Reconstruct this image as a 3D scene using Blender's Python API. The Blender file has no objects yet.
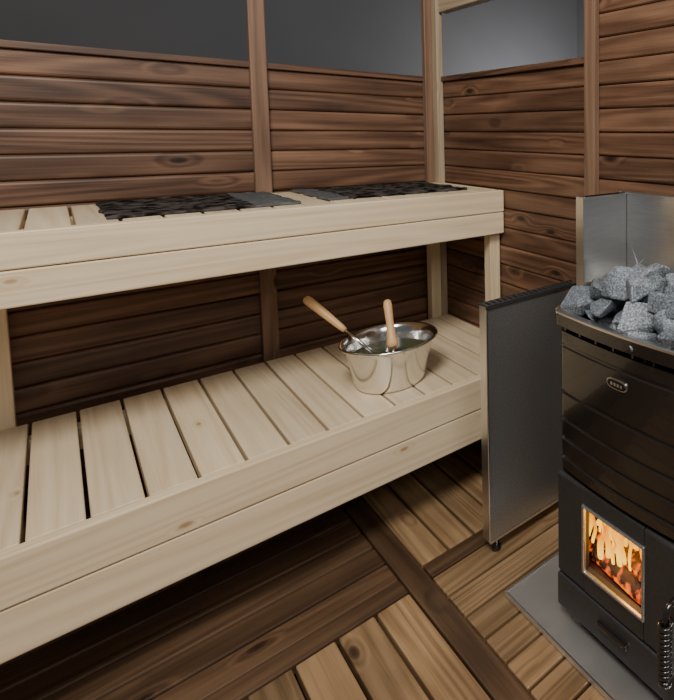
import bpy, bmesh, math, random
from mathutils import Vector, Matrix
import mathutils.noise as mn
random.seed(7)
S=bpy.context.scene
COL=S.collection
# ------------------------------------------------------------------ dims (metres)
H=1.2702; XW=1.194; YW=2.389
F_PX=531.24; PX=650.7; PY=173.9
ZL=0.4331; ZU=1.045
# ------------------------------------------------------------------ camera
az=.7246; pit=-.0737; rol=0.0071
Fh=Vector((math.cos(az),math.sin(az),0)); Rw=Vector((Fh.y,-Fh.x,0))
Fv=(Fh*math.cos(pit)+Vector((0,0,1))*math.sin(pit)).normalized()
Uw=Rw.cross(Fv).normalized()
R=Rw*math.cos(rol)+Uw*math.sin(rol); U=Uw*math.cos(rol)-Rw*math.sin(rol)
cam=bpy.data.cameras.new('camera'); co=bpy.data.objects.new('camera',cam); COL.objects.link(co)
M=Matrix((R,U,-Fv)).transposed().to_4x4(); M.translation=Vector((0,0,H)); co.matrix_world=M
cam.sensor_fit='HORIZONTAL'; cam.sensor_width=36; cam.lens=F_PX*36/674
cam.shift_x=(337-PX)/674; cam.shift_y=(PY-350)/674; cam.clip_start=0.02
S.camera=co
# ------------------------------------------------------------------ node helpers
def newmat(name):
    m=bpy.data.materials.new(name); m.use_nodes=True
    nt=m.node_tree; b=nt.nodes['Principled BSDF']; return m,nt,b
def N(nt,t,**k):
    n=nt.nodes.new(t)
    for a,v in k.items(): setattr(n,a,v)
    return n
def L(nt,a,b): nt.links.new(a,b)
def ramp(nt,stops):
    r=N(nt,'ShaderNodeValToRGB'); e=r.color_ramp.elements
    while len(e)<len(stops): e.new(0.5)
    for i,(p,c) in enumerate(stops):
        e[i].position=p; e[i].color=(c[0],c[1],c[2],1) if not isinstance(c,(int,float)) else (c,c,c,1)
    return r
def mixc(nt,mode,fac,a,b):
    n=N(nt,'ShaderNodeMix',data_type='RGBA',blend_type=mode)
    for s,v in ((n.inputs[0],fac),(n.inputs[6],a),(n.inputs[7],b)):
        if isinstance(v,(int,float)): s.default_value=v
        elif isinstance(v,tuple): s.default_value=(v[0],v[1],v[2],1)
        else: L(nt,v,s)
    return n.outputs[2]
def math_(nt,op,a,b=None,c=None,clamp=False):
    n=N(nt,'ShaderNodeMath',operation=op); n.use_clamp=clamp
    for i,v in enumerate((a,b,c)):
        if v is None: continue
        if isinstance(v,(int,float)): n.inputs[i].default_value=v
        else: L(nt,v,n.inputs[i])
    return n.outputs[0]
def wood(name,light,mid,dark,knot,rough=.5,bump=.15,var=.3,kthr=.11,spec=.4,stain=0.0,ringw=.22,lo=.35,hi=.9,medw=.35,ksc=(4.2,9,9),ksel=.30):
    m,nt,b=newmat(name)
    at=N(nt,'ShaderNodeAttribute',attribute_name='gco')
    def nz(sc,scale=1,detail=4,dist=0.0):
        mp=N(nt,'ShaderNodeMapping'); mp.inputs['Scale'].default_value=sc; L(nt,at.outputs['Vector'],mp.inputs[0])
        n=N(nt,'ShaderNodeTexNoise'); n.inputs['Scale'].default_value=scale; n.inputs['Detail'].default_value=detail
        n.inputs['Distortion'].default_value=dist; L(nt,mp.outputs[0],n.inputs['Vector']); return n.outputs['Fac']
    mp=N(nt,'ShaderNodeMapping'); mp.inputs['Scale'].default_value=ksc; L(nt,at.outputs['Vector'],mp.inputs[0])
    v=N(nt,'ShaderNodeTexVoronoi'); v.inputs['Scale'].default_value=1; L(nt,mp.outputs[0],v.inputs['Vector'])
    sep=N(nt,'ShaderNodeSeparateColor'); L(nt,v.outputs['Color'],sep.inputs[0])
    sel=math_(nt,'GREATER_THAN',sep.outputs[0],ksel)
    halo=ramp(nt,[(0.0,1.0),(kthr*3.2,0.0)]); L(nt,v.outputs['Distance'],halo.inputs[0])
    bend=math_(nt,'MULTIPLY',math_(nt,'MULTIPLY',halo.outputs[0],sel),.13)
    low=math_(nt,'ADD',nz((0.35,7,7),1,1.5,.2),bend)
    ring=math_(nt,'SINE',math_(nt,'MULTIPLY',low,85.0))
    ring=math_(nt,'MULTIPLY_ADD',ring,.5,.5)
    fine=nz((6,260,260),1,4)
    med=nz((1.2,55,55),1,4)
    blot=nz((2.0,5,5),1,3)
    g=math_(nt,'ADD',math_(nt,'MULTIPLY',ring,ringw),math_(nt,'ADD',math_(nt,'MULTIPLY',fine,.40),math_(nt,'MULTIPLY',med,medw)))
    g=math_(nt,'MULTIPLY_ADD',blot,.25,g)
    r=ramp(nt,[(lo,light),((lo+hi)/2,mid),(hi,dark)]); L(nt,g,r.inputs[0])
    kr=ramp(nt,[(kthr*.45,1.0),(kthr,.75),(kthr*1.25,.25),(kthr*2.2,0.0)]); L(nt,v.outputs['Distance'],kr.inputs[0])
    kf=math_(nt,'MULTIPLY',kr.outputs[0],sel)
    c=mixc(nt,'MIX',kf,r.outputs[0],knot)
    if stain>0:
        st=nz((1.3,4,4),1.3,5)
        sr=ramp(nt,[(.40,1.0),(.62,1.0-stain)]); L(nt,st,sr.inputs[0])
        c=mixc(nt,'MULTIPLY',1.0,c,sr.outputs[0])
    tv=math_(nt,'MULTIPLY_ADD',at.outputs['Alpha'],var,1-var/2)
    comb=N(nt,'ShaderNodeCombineColor')
    for i in range(3): L(nt,tv,comb.inputs[i])
    c=mixc(nt,'MULTIPLY',1.0,c,comb.outputs[0])
    L(nt,c,b.inputs['Base Color'])
    b.inputs['Roughness'].default_value=rough; b.inputs['Specular IOR Level'].default_value=spec
    bp=N(nt,'ShaderNodeBump'); bp.inputs['Strength'].default_value=bump; bp.inputs['Distance'].default_value=.002
    L(nt,g,bp.inputs['Height']); L(nt,bp.outputs[0],b.inputs['Normal'])
    return m
def plain(name,col,rough=.5,metal=0.0,noise=0.0,nscale=40,spec=.5,bump=0.0,stretch=(1,1,1),coat=0):
    m,nt,b=newmat(name)
    b.inputs['Roughness'].default_value=rough
    b.inputs['Metallic'].default_value=metal; b.inputs['Specular IOR Level'].default_value=spec
    b.inputs['Coat Weight'].default_value=coat
    tc=N(nt,'ShaderNodeTexCoord'); mp=N(nt,'ShaderNodeMapping'); mp.inputs['Scale'].default_value=stretch
    L(nt,tc.outputs['Object'],mp.inputs[0])
    n=N(nt,'ShaderNodeTexNoise'); n.inputs['Scale'].default_value=nscale; n.inputs['Detail'].default_value=5; L(nt,mp.outputs[0],n.inputs['Vector'])
    r=ramp(nt,[(.3,1-noise),(.7,1.0)]); L(nt,n.outputs['Fac'],r.inputs[0])
    c=mixc(nt,'MULTIPLY',1.0,tuple(col),r.outputs[0]); L(nt,c,b.inputs['Base Color'])
    if bump>0:
        bp=N(nt,'ShaderNodeBump'); bp.inputs['Strength'].default_value=bump; bp.inputs['Distance'].default_value=.003
        L(nt,n.outputs['Fac'],bp.inputs['Height']); L(nt,bp.outputs[0],b.inputs['Normal'])
    return m
# ------------------------------------------------------------------ materials
M_PINE=wood('pine',(.79,.66,.46),(.70,.56,.37),(.55,.41,.24),(.42,.26,.13),.42,.08,.22,.05,ringw=.20,lo=.38,hi=.94,ksel=.5)
M_WALL=wood('stained_board',(.27,.15,.088),(.165,.083,.047),(.065,.030,.017),(.022,.011,.007),.45,.35,.45,.11,.4,.40,ringw=.24,lo=.34,hi=.92,medw=.46,ksc=(4.6,11,11),ksel=.4)
M_POST=wood('post_wood',(.24,.145,.09),(.17,.098,.060),(.10,.055,.032),(.04,.02,.01),.48,.2,.3,.08)
M_POSTL=wood('light_post_wood',(.50,.39,.27),(.40,.30,.20),(.28,.20,.12),(.12,.06,.03),.45,.15,.2,.08)
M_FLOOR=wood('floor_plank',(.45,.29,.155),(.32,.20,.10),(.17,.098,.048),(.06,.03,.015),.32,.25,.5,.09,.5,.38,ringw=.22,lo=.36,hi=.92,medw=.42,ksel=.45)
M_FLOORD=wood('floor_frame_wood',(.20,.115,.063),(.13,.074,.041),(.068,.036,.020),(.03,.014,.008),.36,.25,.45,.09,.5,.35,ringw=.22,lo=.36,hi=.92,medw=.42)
M_HANDLE=wood('handle_wood',(.72,.46,.22),(.64,.38,.17),(.54,.30,.12),(.45,.22,.08),.4,.03,.1,.001,ringw=.1)
M_DARK=plain('dark_underlay',(.02,.014,.01),.9,0,.4,10)
M_GREY=plain('exterior_grey',(.095,.095,.10),.8,0,.12,2)
M_STEEL=plain('brushed_steel',(.84,.84,.83),.28,1,.12,14,stretch=(1,1,20))
M_STEELB=plain('bucket_steel',(.80,.79,.77),.17,1,.05,20,stretch=(1,1,20))
M_DSTEEL=plain('satin_steel_sheet',(.55,.55,.54),.30,.85,.40,260)
M_EDGE=plain('bright_steel_edge',(.78,.77,.75),.3,1,.05,30)
M_BLACK=plain('black_enamel',(.014,.011,.010),.20,.0,.2,30,spec=.7,coat=.4)
M_MATTE=plain('cast_iron_grey',(.055,.055,.057),.42,.4,.25,120)
M_VOID=plain('slot_shade_black',(.004,.004,.004),.95,0,.2,20,spec=.1)  # near-black colour stands in for shade inside the slots and stone tray
M_BRICK=plain('firebox_brick',(.12,.06,.03),.9,0,.5,30,spec=.1)
M_PLATE=plain('floor_plate_steel',(.80,.77,.73),.36,.85,.2,6)
M_WATER=plain('bucket_water',(.05,.06,.03),.05,0,.1,8,spec=.8)
def stone_mat():
    m,nt,b=newmat('grey_stone')
    tc=N(nt,'ShaderNodeTexCoord'); at=N(nt,'ShaderNodeAttribute',attribute_name='gco')
    n=N(nt,'ShaderNodeTexNoise'); n.inputs['Scale'].default_value=230; n.inputs['Detail'].default_value=6; L(nt,tc.outputs['Object'],n.inputs['Vector'])
    n2=N(nt,'ShaderNodeTexNoise'); n2.inputs['Scale'].default_value=14; L(nt,tc.outputs['Object'],n2.inputs['Vector'])
    r=ramp(nt,[(.32,(.08,.092,.105)),(.5,(.21,.23,.255)),(.70,(.50,.53,.56))]); L(nt,n.outputs['Fac'],r.inputs[0])
    r2=ramp(nt,[(.35,.6),(.65,1.0)]); L(nt,n2.outputs['Fac'],r2.inputs[0])
    c=mixc(nt,'MULTIPLY',1.0,r.outputs[0],r2.outputs[0])
    tint=ramp(nt,[(0,(.6,.62,.64)),(.5,(.87,.91,.95)),(1,(1.0,1.0,1.0))]); L(nt,at.outputs['Alpha'],tint.inputs[0])
    L(nt,mixc(nt,'MULTIPLY',1.0,c,tint.outputs[0]),b.inputs['Base Color']); b.inputs['Roughness'].default_value=.7
    bp=N(nt,'ShaderNodeBump'); bp.inputs['Strength'].default_value=.5; bp.inputs['Distance'].default_value=.003
    L(nt,n.outputs['Fac'],bp.inputs['Height']); L(nt,bp.outputs[0],b.inputs['Normal']); return m
M_STONE=stone_mat()
def mat_cloth(name,a,b_,blot):
    m,nt,b=newmat(name)
    tc=N(nt,'ShaderNodeTexCoord')
    v=N(nt,'ShaderNodeTexVoronoi'); v.inputs['Scale'].default_value=26; L(nt,tc.outputs['Object'],v.inputs['Vector'])
    n=N(nt,'ShaderNodeTexNoise'); n.inputs['Scale'].default_value=40; n.inputs['Detail'].default_value=8; L(nt,tc.outputs['Object'],n.inputs['Vector'])
    f=math_(nt,'ADD',math_(nt,'MULTIPLY',v.outputs['Distance'],blot),math_(nt,'MULTIPLY',n.outputs['Fac'],.8))
    r=ramp(nt,[(.55,a),(.88,b_)]); L(nt,f,r.inputs[0]); L(nt,r.outputs[0],b.inputs['Base Color'])
    w=N(nt,'ShaderNodeTexWave'); w.inputs['Scale'].default_value=90; w.inputs['Distortion'].default_value=2; L(nt,tc.outputs['Object'],w.inputs['Vector'])
    b.inputs['Roughness'].default_value=.95; b.inputs['Specular IOR Level'].default_value=.05
    bp=N(nt,'ShaderNodeBump'); bp.inputs['Strength'].default_value=.8; bp.inputs['Distance'].default_value=.005
    L(nt,math_(nt,'MULTIPLY_ADD',w.outputs['Fac'],.3,f),bp.inputs['Height']); L(nt,bp.outputs[0],b.inputs['Normal'])
    return m
M_CLOTH=mat_cloth('dark_linen',(.007,.006,.005),(.085,.072,.066),.6)
M_CLOTHG=mat_cloth('grey_linen',(.10,.10,.10),(.19,.19,.185),.3)
def flame_mat():
    m,nt,b=newmat('flame'); nt.nodes.remove(b); out=nt.nodes['Material Output']
    at=N(nt,'ShaderNodeAttribute',attribute_name='gco')
    r=ramp(nt,[(0,(1,.56,.05)),(.3,(1,.40,.012)),(.7,(1,.24,.002)),(1,(1,.13,.0))]); L(nt,at.outputs['Alpha'],r.inputs[0])
    e=N(nt,'ShaderNodeEmission'); L(nt,r.outputs[0],e.inputs[0])
    st=ramp(nt,[(0,1.0),(.5,.6),(1,.35)]); L(nt,at.outputs['Alpha'],st.inputs[0]); L(nt,math_(nt,'MULTIPLY',st.outputs[0],2.9),e.inputs[1])
    t=N(nt,'ShaderNodeBsdfTransparent'); mx=N(nt,'ShaderNodeMixShader')
    lw=N(nt,'ShaderNodeLayerWeight'); lw.inputs[0].default_value=.25
    f=math_(nt,'MULTIPLY_ADD',at.outputs['Alpha'],.2,lw.outputs['Facing'],clamp=True)
    L(nt,f,mx.inputs[0]); L(nt,e.outputs[0],mx.inputs[1]); L(nt,t.outputs[0],mx.inputs[2]); L(nt,mx.outputs[0],out.inputs[0]); return m
M_FLAME=flame_mat()
def ember_mat():
    m,nt,b=newmat('burning_log')
    tc=N(nt,'ShaderNodeTexCoord')
    n=N(nt,'ShaderNodeTexNoise'); n.inputs['Scale'].default_value=45; n.inputs['Detail'].default_value=4; L(nt,tc.outputs['Object'],n.inputs['Vector'])
    r2=ramp(nt,[(.50,(.0,.0,.0)),(.60,(.8,.08,.0)),(.72,(1,.34,.02))]); L(nt,n.outputs['Fac'],r2.inputs[0])
    b.inputs['Base Color'].default_value=(.05,.03,.02,1); b.inputs['Roughness'].default_value=.9
    L(nt,r2.outputs[0],b.inputs['Emission Color']); b.inputs['Emission Strength'].default_value=1.4; return m
M_EMBER=ember_mat()
# ------------------------------------------------------------------ mesh builder
class B:
    def __init__(s): 
        s.bm=bmesh.new(); s.l=s.bm.loops.layers.float_color.new('gco'); s.mats=[]
    def mi(s,m):
        if m not in s.mats: s.mats.append(m)
        return s.mats.index(m)
    def add(s,t,Mx,mat,along=0,smooth=False,alpha=None):
        i=s.mi(mat); off=Vector((random.uniform(0,20),random.uniform(0,20),random.uniform(0,20))); a=random.random()
        perm={0:(0,1,2),1:(1,0,2),2:(2,0,1)}[along]
        vm={}
        for v in t.verts: vm[v]=s.bm.verts.new(Mx@v.co)
        for f in t.faces:
            try: nf=s.bm.faces.new([vm[v] for v in f.verts])
            except ValueError: continue
            nf.material_index=i; nf.smooth=smooth
            for lo,v in zip(nf.loops,f.verts):
                c=v.co; al=a if alpha is None else alpha(c)
                lo[s.l]=(c[perm[0]]+off.x,c[perm[1]]+off.y,c[perm[2]]+off.z,al)
        t.free()
    def box(s,lo,hi,mat,along=0,bev=.003,rot=None,seg=2):
        lo=Vector(lo);hi=Vector(hi);c=(lo+hi)/2;sz=hi-lo
        t=bmesh.new(); bmesh.ops.create_cube(t,size=1)
        for v in t.verts: v.co=Vector((v.co.x*sz.x,v.co.y*sz.y,v.co.z*sz.z))
        if bev>0: bmesh.ops.bevel(t,geom=t.edges[:],offset=min(bev,min(sz)*.45),segments=seg,affect='EDGES',profile=.5)
        Mx=Matrix.Translation(c)
        if rot is not None: Mx=Mx@rot
        s.add(t,Mx,mat,along)
    def lathe(s,prof,mat,Mx=Matrix(),n=48,smooth=True,along=2):
        t=bmesh.new(); rings=[]
        for r,z in prof:
            if r<1e-6: rings.append([t.verts.new((0,0,z))])
            else: rings.append([t.verts.new((r*math.cos(2*math.pi*k/n),r*math.sin(2*math.pi*k/n),z)) for k in range(n)])
        for a,b in zip(rings,rings[1:]):
            for k in range(n):
                k2=(k+1)%n
                if len(a)==1 and len(b)==1: continue
                if len(a)==1: t.faces.new((a[0],b[k2],b[k]))
                elif len(b)==1: t.faces.new((a[k],a[k2],b[0]))
                else: t.faces.new((a[k],a[k2],b[k2],b[k]))
        s.add(t,Mx,mat,along,smooth)
    def rod(s,a,b,prof,mat,n=20):
        a=Vector(a);b=Vector(b);d=b-a;Ln=d.length
        q=d.to_track_quat('Z','Y').to_matrix().to_4x4()
        s.lathe([(0,prof[0][0]*Ln)]+[(r,t*Ln) for t,r in prof]+[(0,prof[-1][0]*Ln)],mat,Matrix.Translation(a)@q,n)
    def tube(s,pts,r,mat,n=10):
        t=bmesh.new(); rings=[]; P=[Vector(p) for p in pts]; ref=Vector((0,0,1))
        for i,p in enumerate(P):
            d=(P[min(i+1,len(P)-1)]-P[max(i-1,0)]).normalized()
            x=d.cross(ref); 
            if x.length<.05: x=d.cross(Vector((1,0,0)))
            x.normalize(); y=d.cross(x)
            rings.append([t.verts.new(p+x*r*math.cos(2*math.pi*k/n)+y*r*math.sin(2*math.pi*k/n)) for k in range(n)])
        for a,b in zip(rings,rings[1:]):
            for k in range(n): t.faces.new((a[k],a[(k+1)%n],b[(k+1)%n],b[k]))
        t.faces.new(rings[0][::-1]); t.faces.new(rings[-1])
        s.add(t,Matrix(),mat,0,True)
    def obj(s,name,parent=None):
        bmesh.ops.recalc_face_normals(s.bm,faces=s.bm.faces[:])
        me=bpy.data.meshes.new(name); s.bm.to_mesh(me); s.bm.free()
        for m in s.mats: me.materials.append(m)
        o=bpy.data.objects.new(name,me); COL.objects.link(o)
        if parent: o.parent=parent
        return o
def empty(name,loc=(0,0,0)):
    o=bpy.data.objects.new(name,None); COL.objects.link(o); o.empty_display_size=.1; return o
# ------------------------------------------------------------------ walls
ZTOP=1.525; PITCH=.0765; PX0=.517; PY0=1.307
def siding(w,axis,a,b,ztop):
    z=ZTOP-.02
    z+=PITCH*int(max(0,(ztop-ZTOP))/PITCH+.5) if ztop>ZTOP else 0
    while z>-.04:
        z0=max(z-PITCH+.001,-.05)
        j=random.uniform(-.0012,.0012)
        if axis==0: w.box((a,YW+j,z0),(b,YW+.032,z),M_WALL,0,.010,seg=3)
        else: w.box((XW+j,a,z0),(XW+.032,b,z),M_WALL,1,.010,seg=3)
        z-=PITCH
w=B(); xs=[-2.25,-1.15,-.317,PX0,XW]
for x0,x1 in zip(xs,xs[1:]):
    siding(w,0,x0,x1,0)
    w.box((x0+.02,YW-.012,ZTOP-.022),(x1-.02,YW+.03,ZTOP),M_WALL,0,.003)
w.box((-2.25,YW+.030,-.05),(XW+.05,YW+.036,ZTOP-.03),M_DARK,0,0)
w.obj('wall_back')
w=B()
siding(w,1,PY0,YW,0); w.box((XW-.012,PY0+.02,ZTOP-.022),(XW+.03,YW-.02,ZTOP),M_WALL,1,.003)
siding(w,1,.30,PY0,2.15); siding(w,1,-.7,.30,2.15)
w.box((XW+.030,-.7,-.05),(XW+.036,YW+.03,ZTOP-.03),M_DARK,1,0)
w.box((XW+.030,-.7,ZTOP-.03),(XW+.036,PY0,2.15),M_DARK,1,0)
w.obj('wall_right')
ti=[0]
def trim(parts):
    ti[0]+=1; w=B()
    for lo,hi,m,a in parts: w.box(lo,hi,m,a,.004)
    return w.obj('trim_%d'%ti[0])
for x in (PX0,-.317,-1.15):
    trim([((x-.026,YW-.024,-.0),(x+.026,YW+.0,2.25),M_POST,2)])
trim([((XW-.062,YW-.03,0),(XW-.004,YW,2.25),M_POST,2),((XW-.03,YW-.075,0),(XW,YW-.031,2.25),M_POSTL,2)])
for y in (PY0,.30):
    trim([((XW-.024,y-.026,0),(XW,y+.026,2.25),M_POST,2)])
trim([((XW-.02,PY0+.03,1.805),(XW+.02,YW-.08,1.90),M_POSTL,1)])
# ------------------------------------------------------------------ exterior
w=B(); w.box((-4,4.2,-.06),(3.6,4.25,3.6),M_GREY,0,0); w.obj('wall_exterior_back')
w=B(); w.box((3.6,-2,-.06),(3.65,4.25,3.6),M_GREY,0,0); w.obj('wall_exterior_right')
# ------------------------------------------------------------------ floor
w=B(); w.box((-4,-2,-.10),(3.6,4.2,-.06),M_DARK,0,0)
CX,CY=.631,1.446; bw=.030; T=.03; SP=.99
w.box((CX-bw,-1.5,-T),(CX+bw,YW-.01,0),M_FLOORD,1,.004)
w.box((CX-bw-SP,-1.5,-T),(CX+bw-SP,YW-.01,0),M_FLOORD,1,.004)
for yy in (CY,CY-SP,CY-2*SP):
    w.box((-2.2,yy-bw,-T),(CX-bw-SP-.004,yy+bw,0),M_FLOORD,0,.004)
    w.box((CX-SP+bw+.004,yy-bw,-T),(CX-bw-.004,yy+bw,0),M_FLOORD,0,.004)
    w.box((CX+bw+.004,yy-bw,-T),(XW-.01,yy+bw,0),M_FLOORD,0,.004)
def tile(x0,x1,y0,y1,along,mat,pitch=.094):
    g=.008
    if along==1:
        n=max(1,round((x1-x0)/pitch)); p=(x1-x0)/n
        for k in range(n): w.box((x0+k*p+g/2,y0+.004,-T),(x0+(k+1)*p-g/2,y1-.004,-.002),mat,1,.004)
    else:
        n=max(1,round((y1-y0)/pitch)); p=(y1-y0)/n
        for k in range(n): w.box((x0+.004,y0+k*p+g/2,-T),(x1-.004,y0+(k+1)*p-g/2,-.002),mat,0,.004)
tile(CX+bw,XW-.01,CY+bw,YW-.01,1,M_FLOOR)
tile(CX+bw,XW-.01,CY-SP+bw,CY-bw,0,M_FLOOR)
tile(CX+bw,XW-.01,CY-2*SP+bw,CY-SP-bw,1,M_FLOOR)
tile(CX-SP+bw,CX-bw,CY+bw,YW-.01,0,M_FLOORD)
tile(CX-SP+bw,CX-bw,CY-SP+bw,CY-bw,1,M_FLOOR)
tile(CX-SP+bw,CX-bw,CY-2*SP+bw,CY-SP-bw,0,M_FLOOR)
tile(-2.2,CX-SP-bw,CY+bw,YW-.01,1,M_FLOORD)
tile(-2.2,CX-SP-bw,CY-SP+bw,CY-bw,0,M_FLOOR)
tile(-2.2,CX-SP-bw,CY-2*SP+bw,CY-SP-bw,1,M_FLOOR)
w.obj('floor')
# ------------------------------------------------------------------ benches
def bench(ztop,yf,yb,x0,x1,fh,pitch,phase):
    w=B(); rt=.032
    h1=fh*.5
    w.box((x0,yf,ztop-h1+.001),(x1,yf+rt,ztop),M_PINE,0,.004)
    w.box((x0,yf+.002,ztop-fh),(x1,yf+rt,ztop-h1-.001),M_PINE,0,.004)
    k=math.floor((x0-phase)/pitch)
    while phase+k*pitch<x1:
        a=max(phase+k*pitch+.0035,x0); b=min(phase+(k+1)*pitch-.0035,x1)
        if b-a>.01: w.box((a,yf+rt+.002,ztop-.028),(b,yb,ztop-.001),M_PINE,1,.003)
        k+=1
    w.box((x0,yf+rt+.003,ztop-.075),(x1,yf+rt+.035,ztop-.029),M_PINE,0,.003)
    w.box((x0,yb-.06,ztop-.10),(x1,yb-.02,ztop-.029),M_PINE,0,.003)
    return w
yLf,yLb=1.601,2.3045; yUf,yUb=1.834,2.36; XE=XW-.004
w=bench(ZL,yLf,yLb,-1.6,XE,.218,.0932,-.0789)
for lx in (-1.5,-.6,XW-.075):
    w.box((lx,yLf+.07,0),(lx+.045,yLf+.115,ZL-.076),M_PINE,2,.003)
    w.box((lx,yLb-.115,0),(lx+.045,yLb-.065,ZL-.03),M_PINE,2,.003)
w.obj('sauna_bench')
w=bench(ZU,yUf,yUb,-1.6,XE,.172,.082,-.054)
for lx in (-1.2,XW-.049):
    w.box((lx,yUf+.034,ZL),(lx+.045,yUf+.079,ZU-.076),M_PINE,2,.003)
for lx in (-1.2,-.150,XW-.079):
    w.box((lx,yLb+.003,0),(lx+.045,yLb+.048,ZU-.03),M_PINE,2,.003)
w.obj('sauna_bench')
# ------------------------------------------------------------------ mats
def mat_obj(x0,x1,y0,y1,gx0,gx1,seed):
    t=bmesh.new(); nx,ny=70,44; vs=[]
    for i in range(nx+1):
        row=[]
        for j in range(ny+1):
            x=x0+(x1-x0)*i/nx; y=y0+(y1-y0)*j/ny
            e=mn.noise(Vector((x*22,y*22,seed)))*.007
            edge=.010*mn.noise(Vector((x*14,seed,0))) if j in(0,ny) else 0
            ee=.010*mn.noise(Vector((y*14,seed,3))) if i in(0,nx) else 0
            row.append(t.verts.new((x+ee,y+edge,ZU+.005+abs(e)+.003*abs(mn.noise(Vector((x*70,y*70,1)))))))
        vs.append(row)
    w=B()
    for i in range(nx):
        for j in range(ny):
            t.faces.new((vs[i][j],vs[i+1][j],vs[i+1][j+1],vs[i][j+1])) 
    w.add(t,Matrix(),M_CLOTH,0,True); w.mi(M_CLOTHG)
    for f in w.bm.faces:
        cx=f.calc_center_median().x
        if gx0<cx<gx1: f.material_index=1
    be=[e for e in w.bm.edges if e.is_boundary]
    r=bmesh.ops.extrude_edge_only(w.bm,edges=be)
    for v in [g for g in r['geom'] if isinstance(g,bmesh.types.BMVert)]: v.co.z=ZU+.0005
    return w.obj('bench_mat')
mat_obj(.085,.515,1.925,2.35,.40,.53,1)
mat_obj(.600,1.10,1.955,2.35,.59,.665,5)
# ------------------------------------------------------------------ bucket
BC=Vector((.727,1.814,ZL))
w=B()
prof=[(0,.002),(.106,0),(.111,.003),(.115,.010),(.118,.020),(.142,.114),(.148,.122),(.157,.127),(.1605,.131),(.158,.1345),(.150,.132),(.142,.121),(.137,.105),(.112,.020),(.105,.010),(0,.008)]
w.lathe([(r*.935,z*1.13) for r,z in prof],M_STEELB,Matrix.Translation(BC),72)
w.lathe([(0,.098),(.1215,.098)],M_WATER,Matrix.Translation(BC),64)
w.obj('steel_water_bucket')
w=B()
a=Vector((.546,2.044,.710)); c=Vector((.630,1.934,.603)); d=(c-a).normalized()
w.rod(a,c,[(0,.007),(.02,.012),(.1,.0145),(.5,.013),(.9,.010),(1,.008)],M_HANDLE)
e=c+d*.125
w.rod(c-d*.01,e,[(0,.0055),(1,.005)],M_STEELB,12)
sc=[(0,-.03),(.02,-.028),(.034,-.016),(.04,0),(.0425,.002),(.038,.0),(.032,-.014),(.018,-.025),(0,-.027)]
w.lathe(sc,M_STEELB,Matrix.Translation(Vector((e.x,e.y,e.z+.005))),32)
w.obj('sauna_ladle')
w=B()
a=Vector((.718,1.805,.715)); c=Vector((.703,1.731,.576)); d=(c-a).normalized()
w.rod(a,c,[(0,.006),(.03,.011),(.12,.0135),(.45,.0115),(.75,.0135),(.9,.018),(.97,.016),(1,.009)],M_HANDLE)
w.rod(c-d*.01,c+d*.05,[(0,.005),(1,.005)],M_STEELB,12)
w.obj('sauna_ladle')
# ------------------------------------------------------------------ stove
stove=empty('wood_burning_stove')
X0,X1=.826,1.148; Y0,Y1=.62,1.05; YC=(Y0+Y1)/2; XC=(X0+X1)/2
def _s0(r=.03,n=8):
    pts=[]
    for cx,cy,a0 in ((X1-r,Y1-r,0),(X0+r,Y1-r,90),(X0+r,Y0+r,180),(X1-r,Y0+r,270)):
        for k in range(n+1):
            a=math.radians(a0+90*k/n); pts.append([cx+r*math.cos(a),cy+r*math.sin(a)])
    out=[]
    for i,p in enumerate(pts):
        out.append(p); q=pts[(i+1)%len(pts)]
        m=int(math.hypot(q[0]-p[0],q[1]-p[1])/.02)
        for k in range(1,m): out.append([p[0]+(q[0]-p[0])*k/m,p[1]+(q[1]-p[1])*k/m])
    return out
def section(inset,bulge=.012):
    out=[]
    for x,y in _s0():
        sx=(X1-X0-2*inset)/(X1-X0); sy=(Y1-Y0-2*inset)/(Y1-Y0)
        px=XC+(x-XC)*sx; py=YC+(y-YC)*sy
        if px<XC:
            t=(py-YC)/(Y1-Y0)*2; px-=bulge*max(0,1-t*t)
        out.append((px,py))
    return out
def loft(w,levels,mat,cap0=False,cap1=False,smooth=False):
    t=bmesh.new(); rings=[]
    for z,ins in levels: rings.append([t.verts.new((x,y,z)) for x,y in section(ins)])
    for a,b in zip(rings,rings[1:]):
        for k in range(len(a)): t.faces.new((a[k],a[(k+1)%len(a)],b[(k+1)%len(a)],b[k]))
    if cap0: t.faces.new(rings[0][::-1])
    if cap1: t.faces.new(rings[-1])
    w.add(t,Matrix(),mat,0,smooth)
ZS=.418; ZR=.832
w=B()
lv=[(ZS,.02),(ZS+.002,.006),(ZS+.006,.002)]
def groove(z,dp=.005): return [(z-.006,.002),(z-.003,.002+dp),(z+.003,.002+dp),(z+.006,.002)]
lv+= groove(.455)+groove(.505)+groove(.555)+groove(.625)+groove(.745,.003)
lv+=[(.780,.002),(.782,.006),(.782,.02)]
loft(w,lv,M_BLACK)
lv=[(.795,.02),(.795,-.004),(.797,-.008),(.826,-.009)]
loft(w,lv,M_BLACK)
lv=[(.826,-.009),(.831,-.009),(.833,-.006),(.833,.006),(.831,.010),(.795,.012)]
loft(w,lv,M_EDGE)
loft(w,[(.775,.014),(.80,.014)],M_VOID)
sec=section(.008)
L0=0
for i,(x,y) in enumerate(sec):
    q=sec[(i+1)%len(sec)]; L0+=math.hypot(q[0]-x,q[1]-y)
    if L0>.05:
        L0=0; w.box((x-.003,y-.003,.778),(x+.003,y+.003,.798),M_BLACK,2,0)
loft(w,[(.73,.03),(.775,.03)],M_VOID,cap1=True)
w.obj('upper_sheath',stove)
w=B()
w.box((X0+.025,Y1-.024,.045),(X1,Y1-.006,ZS),M_BLACK,0,.004)
w.box((X0+.025,Y0+.006,.045),(X1,Y0+.024,ZS),M_BLACK,0,.004)
w.box((X1-.02,Y0+.02,.045),(X1-.004,Y1-.02,ZS),M_BLACK,0,.003)
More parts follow.
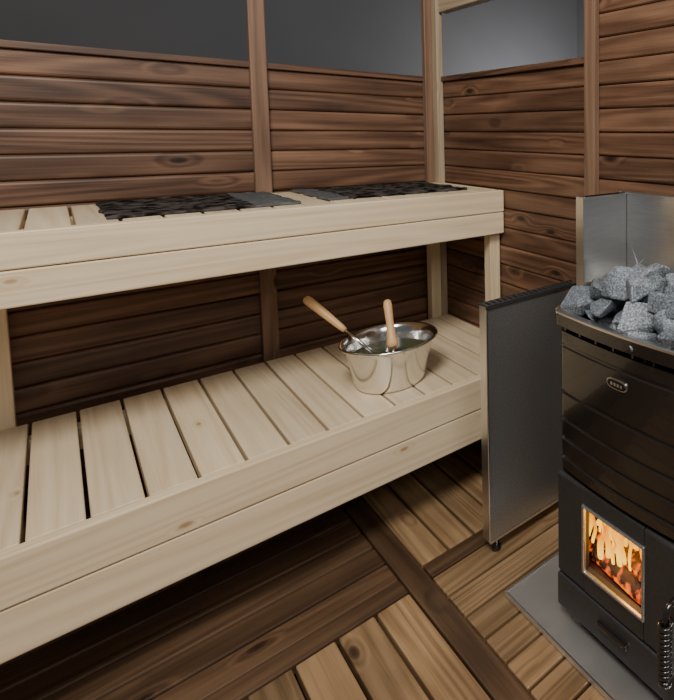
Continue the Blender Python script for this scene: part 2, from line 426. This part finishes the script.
w.box((X0+.02,Y0+.01,.045),(X1-.004,Y1-.01,.06),M_BLACK,0,.003)
w.box((X0+.01,Y0+.01,ZS-.010),(X1-.004,Y1-.01,ZS+.003),M_BLACK,0,.003)
for fx in (X0+.05,X1-.06):
    for fy in (Y0+.05,Y1-.05):
        w.lathe([(0,0),(.02,0),(.018,.02),(0,.02)],M_BLACK,Matrix.Translation((fx,fy,.027)),20)
w.obj('lower_body',stove)
w=B()
gy0,gy1,gz0,gz1=.742,.938,.194,.361
fx0,fx1=X0-.004,X0+.016; Yd0,Yd1=Y0+.008,Y1-.008; DT=.408
w.box((fx0,gy1,.14),(fx1,Yd1,DT),M_MATTE,2,.006)
w.box((fx0,Yd0,.14),(fx1,gy0,DT),M_MATTE,2,.006)
w.box((fx0,gy0-.001,gz1),(fx1,gy1+.001,DT),M_MATTE,2,.003)
w.box((fx0,gy0-.001,.14),(fx1,gy1+.001,gz0),M_MATTE,2,.003)
for lo,hi in (((gy0-.006,gz1-.002),(gy1+.006,gz1+.005)),((gy0-.006,gz0-.005),(gy1+.006,gz0+.002)),((gy0-.006,gz0),(gy0+.002,gz1)),((gy1-.002,gz0),(gy1+.006,gz1))):
    w.box((fx0-.005,lo[0],lo[1]),(fx0+.006,hi[0],hi[1]),M_DSTEEL,2,.003)
w.box((fx0-.002,Yd0,.047),(fx1,Yd1,.134),M_MATTE,1,.005)
w.box((fx0-.010,YC-.05,.090),(fx0,YC+.05,.102),M_BLACK,1,.003)
w.obj('firebox_door',stove)
w=B(); fy0_,fy1_=gy0-.06,Y1-.03
w.box((X0+.018,fy0_-.01,gz0-.03),(X1-.06,fy0_,gz1+.04),M_BRICK,0,0)
w.box((X0+.018,fy1_,gz0-.03),(X1-.06,fy1_+.004,gz1+.04),M_BRICK,0,0)
w.box((X1-.07,fy0_,gz0-.03),(X1-.06,fy1_,gz1+.04),M_BRICK,0,0)
w.box((X0+.018,fy0_,gz0-.04),(X1-.06,fy1_,gz0-.03),M_BRICK,0,0)
w.box((X0+.018,fy0_,gz1+.04),(X1-.06,fy1_,gz1+.046),M_BRICK,0,0)
w.obj('firebox',stove)
w=B()
zb0=gz0-.028
for a,b,r in [((.045,-.09,.022),(.06,.15,.028),.021),((.11,-.08,.025),(.10,.16,.03),.026),((.05,-.06,.056),(.11,.09,.058),.016),((.13,-.05,.055),(.06,.13,.062),.016),((.045,-.03,.03),(.12,.0,.09),.013)]:
    w.rod((X0+a[0],YC+a[1],zb0+a[2]),(X0+b[0],YC+b[1],zb0+b[2]),[(0,r*.9),(.3,r),(.7,r*.95),(1,r*.9)],M_EMBER,9)
w.obj('burning_logs',stove)
w=B(); rf=random.Random(11)
for k in range(64):
    bx=X0+rf.uniform(.035,.15); by=YC+rf.uniform(-.10,.17); cyf=YC+.045; t_=1-abs(by-cyf)/.16
    h=rf.uniform(.06,.12)+.13*max(0,t_)*rf.random(); wd=rf.uniform(.005,.015); ph=rf.uniform(0,6); zb=gz0+rf.uniform(.008,.05)
    h=min(h,gz1+.036-zb)
    t=bmesh.new(); rings=[]; n=10; m=16
    for j in range(m+1):
        s=j/m; rr=wd*(math.sin(math.pi*min(1,(s*.72+.25)))**1.2)*(1-s)**.5 if s<.999 else .0003
        oxx=.006*math.sin(ph+s*6)*s; oyy=.018*math.sin(ph*1.3+s*7)*s+(cyf-by)*.25*s
        rings.append([t.verts.new((bx+oxx+rr*.6*math.cos(2*math.pi*q/n),min(by+oyy,fy1_-.016)+rr*math.sin(2*math.pi*q/n),zb+h*s)) for q in range(n)])
    for a,b in zip(rings,rings[1:]):
        for q in range(n): t.faces.new((a[q],a[(q+1)%n],b[(q+1)%n],b[q]))
    w.add(t,Matrix(),M_FLAME,0,True,alpha=lambda c,zb=zb,h=h:min(1,max(0,(c.z-zb)/h)))
w.obj('flames',stove)
w=B(); pts=[]; hx,hy=X0-.045,.642
for k in range(12*10+1):
    a=2*math.pi*k/12; pts.append((hx+.013*math.cos(a),hy+.013*math.sin(a),.165+.115*k/120))
w.tube(pts,.0048,M_BLACK,8)
w.tube([(hx,hy,.155),(hx,hy,.295),(hx+.008,hy,.308),(hx+.045,hy,.311)],.006,M_BLACK,8)
w.lathe([(0,0),(.015,0),(.015,.008),(0,.008)],M_BLACK,Matrix.Translation((hx,hy,.150)),16)
w.obj('door_handle',stove)
w=B(); bxx=X0-.0085; BZ=.711; BY=.818
def oval(w,rx,ry,x0,x1,mat,zc=BZ):
    t=bmesh.new(); n=32; A=[];Bv=[]
    for k in range(n):
        a=2*math.pi*k/n; c_=math.copysign(abs(math.cos(a))**.6,math.cos(a)); s_=math.copysign(abs(math.sin(a))**.8,math.sin(a))
        A.append(t.verts.new((x0,BY+rx*c_,zc+ry*s_))); Bv.append(t.verts.new((x1,BY+rx*c_,zc+ry*s_)))
    for k in range(n): t.faces.new((A[k],A[(k+1)%n],Bv[(k+1)%n],Bv[k]))
    t.faces.new(A[::-1]); t.faces.new(Bv); w.add(t,Matrix(),mat)
oval(w,.032,.012,bxx-.004,bxx+.004,M_EDGE); oval(w,.029,.0095,bxx-.005,bxx+.002,M_BLACK)
for k,yy in enumerate((-.015,-.005,.005,.015)):
    w.box((bxx-.006,BY+yy-.003,BZ-.004),(bxx-.004,BY+yy+.003,BZ+.003),M_EDGE,0,.001)
w.obj('badge',stove)
w=B(); rs=random.Random(21)
def stone(c,r):
    t=bmesh.new()
    for k in range(12):
        v=Vector((rs.gauss(0,1),rs.gauss(0,1),rs.gauss(0,1))).normalized(); k_=rs.uniform(.88,1.1)
        t.verts.new((v.x*r*k_*1.25,v.y*r*k_,v.z*r*k_*.70))
    bmesh.ops.convex_hull(t,input=t.verts[:])
    for v in [v for v in t.verts if not v.link_faces]: t.verts.remove(v)
    bmesh.ops.bevel(t,geom=t.edges[:],offset=r*.06,segments=1,affect='EDGES')
    rot=Matrix.Rotation(rs.uniform(0,6.28),4,'Z')@Matrix.Rotation(rs.uniform(-.6,.6),4,'X')
    w.add(t,Matrix.Translation(c)@rot,M_STONE)
for zz,mg,st in ((.80,.055,.060),(.850,.052,.064),(.896,.078,.068)):
    x=X0+mg-.008
    while x<X1-mg+.02:
        y=Y0+mg-.01
        while y<Y1-mg+.02:
            stone(Vector((x+rs.uniform(-.014,.014),y+rs.uniform(-.014,.014),zz+rs.uniform(-.012,.012))),rs.uniform(.037,.057)); y+=st
        x+=st
w.obj('sauna_stones',stove)
# ------------------------------------------------------------------ shields
sh=B(); ys=1.354; xs_=.812; zt=.760
sh.box((xs_+.004,ys,.05),(XW-.03,ys+.004,zt),M_DSTEEL,2,.001)
sh.box((xs_+.004,ys+.030,.05),(XW-.03,ys+.034,zt),M_STEEL,2,.001)
sh.box((xs_,ys-.002,.045),(xs_+.006,ys+.036,zt+.006),M_EDGE,2,.002)
sh.box((xs_,ys-.004,zt),(XW-.03,ys+.002,zt+.012),M_MATTE,0,.001)
sh.box((xs_,ys+.033,zt),(XW-.03,ys+.038,zt+.012),M_MATTE,0,.001)
x=xs_+.004
while x<XW-.04:
    sh.box((x,ys+.001,zt+.005),(x+.010,ys+.034,zt+.011),M_MATTE,0,.001); x+=.019
sh.box((xs_,ys,zt),(XW-.03,ys+.034,zt+.003),M_VOID,0,0)
sh.box((xs_+.004,ys-.002,.04),(XW-.03,ys+.036,.05),M_STEEL,0,.001)
for fx in (xs_+.035,XW-.06): sh.lathe([(0,0),(.014,0),(.014,.01),(.007,.013),(.007,.041),(0,.041)],M_BLACK,Matrix.Translation((fx,ys+.017,0)),16)
sh.obj('stove_heat_shield')
sh=B(); yr=1.128; zt=1.092
sh.box((.993,yr,.012),(XW-.032,yr+.004,zt),M_STEEL,2,.001)
sh.box((.986,yr-.004,.012),(.995,yr+.030,zt+.002),M_EDGE,2,.002)
sh.box((.993,yr+.026,.012),(XW-.032,yr+.030,zt),M_STEEL,2,.001)
sh.box((1.0,yr+.006,zt-.012),(XW-.04,yr+.024,zt+.001),M_VOID,0,.001)
sh.obj('stove_heat_shield')
sh=B()
sh.box((XW-.030,.25,.012),(XW-.024,yr+.03,zt),M_STEEL,2,.001)
sh.box((XW-.034,.25,zt-.004),(XW-.022,yr+.03,zt+.004),M_EDGE,1,.002)
sh.obj('stove_heat_shield')
w=B(); w.box((.767,.25,.0),(XW-.01,1.206,.010),M_PLATE,0,.002)
w.box((.767,.25,.010),(.772,1.206,.014),M_EDGE,0,.001)
w.box((.772,1.201,.010),(XW-.01,1.206,.014),M_EDGE,0,.001)
for fx in (X0+.05,X1-.06):
    for fy in (Y0+.05,Y1-.05): w.lathe([(0,0),(.026,0),(.026,.018),(0,.018)],M_EDGE,Matrix.Translation((fx,fy,.0095)),20)
w.obj('stove_floor_plate')
# ------------------------------------------------------------------ lights
def area(name,loc,tgt,size,energy,col=(1,1,1),sy=None):
    l=bpy.data.lights.new(name,'AREA'); l.energy=energy; l.size=size; l.color=col
    if sy: l.shape='RECTANGLE'; l.size_y=sy
    o=bpy.data.objects.new(name,l); COL.objects.link(o); o.location=loc
    o.rotation_euler=(Vector(tgt)-Vector(loc)).to_track_quat('-Z','Y').to_euler(); return o
area('softbox_key',(-.40,.20,2.95),(.5,1.9,.6),.8,80,(1,.955,.89))
area('softbox_fill',(.3,-1.0,2.3),(.8,1.7,.6),.9,18,(1,.97,.93))
area('backdrop_fill',(2.9,3.3,1.2),(2.9,4.2,1.7),.5,30,(1,1,1))  # unseen lamp added to grade the grey walls beyond the openings
pl=bpy.data.lights.new('fire_glow','POINT'); pl.energy=.9; pl.color=(1,.42,.10); pl.shadow_soft_size=.04
po=bpy.data.objects.new('fire_glow',pl); COL.objects.link(po); po.location=(X0+.04,YC,.30)
wd=bpy.data.worlds.new('world'); S.world=wd; wd.use_nodes=True
bg=wd.node_tree.nodes['Background']; bg.inputs[0].default_value=(.95,.96,1,1); bg.inputs[1].default_value=.10
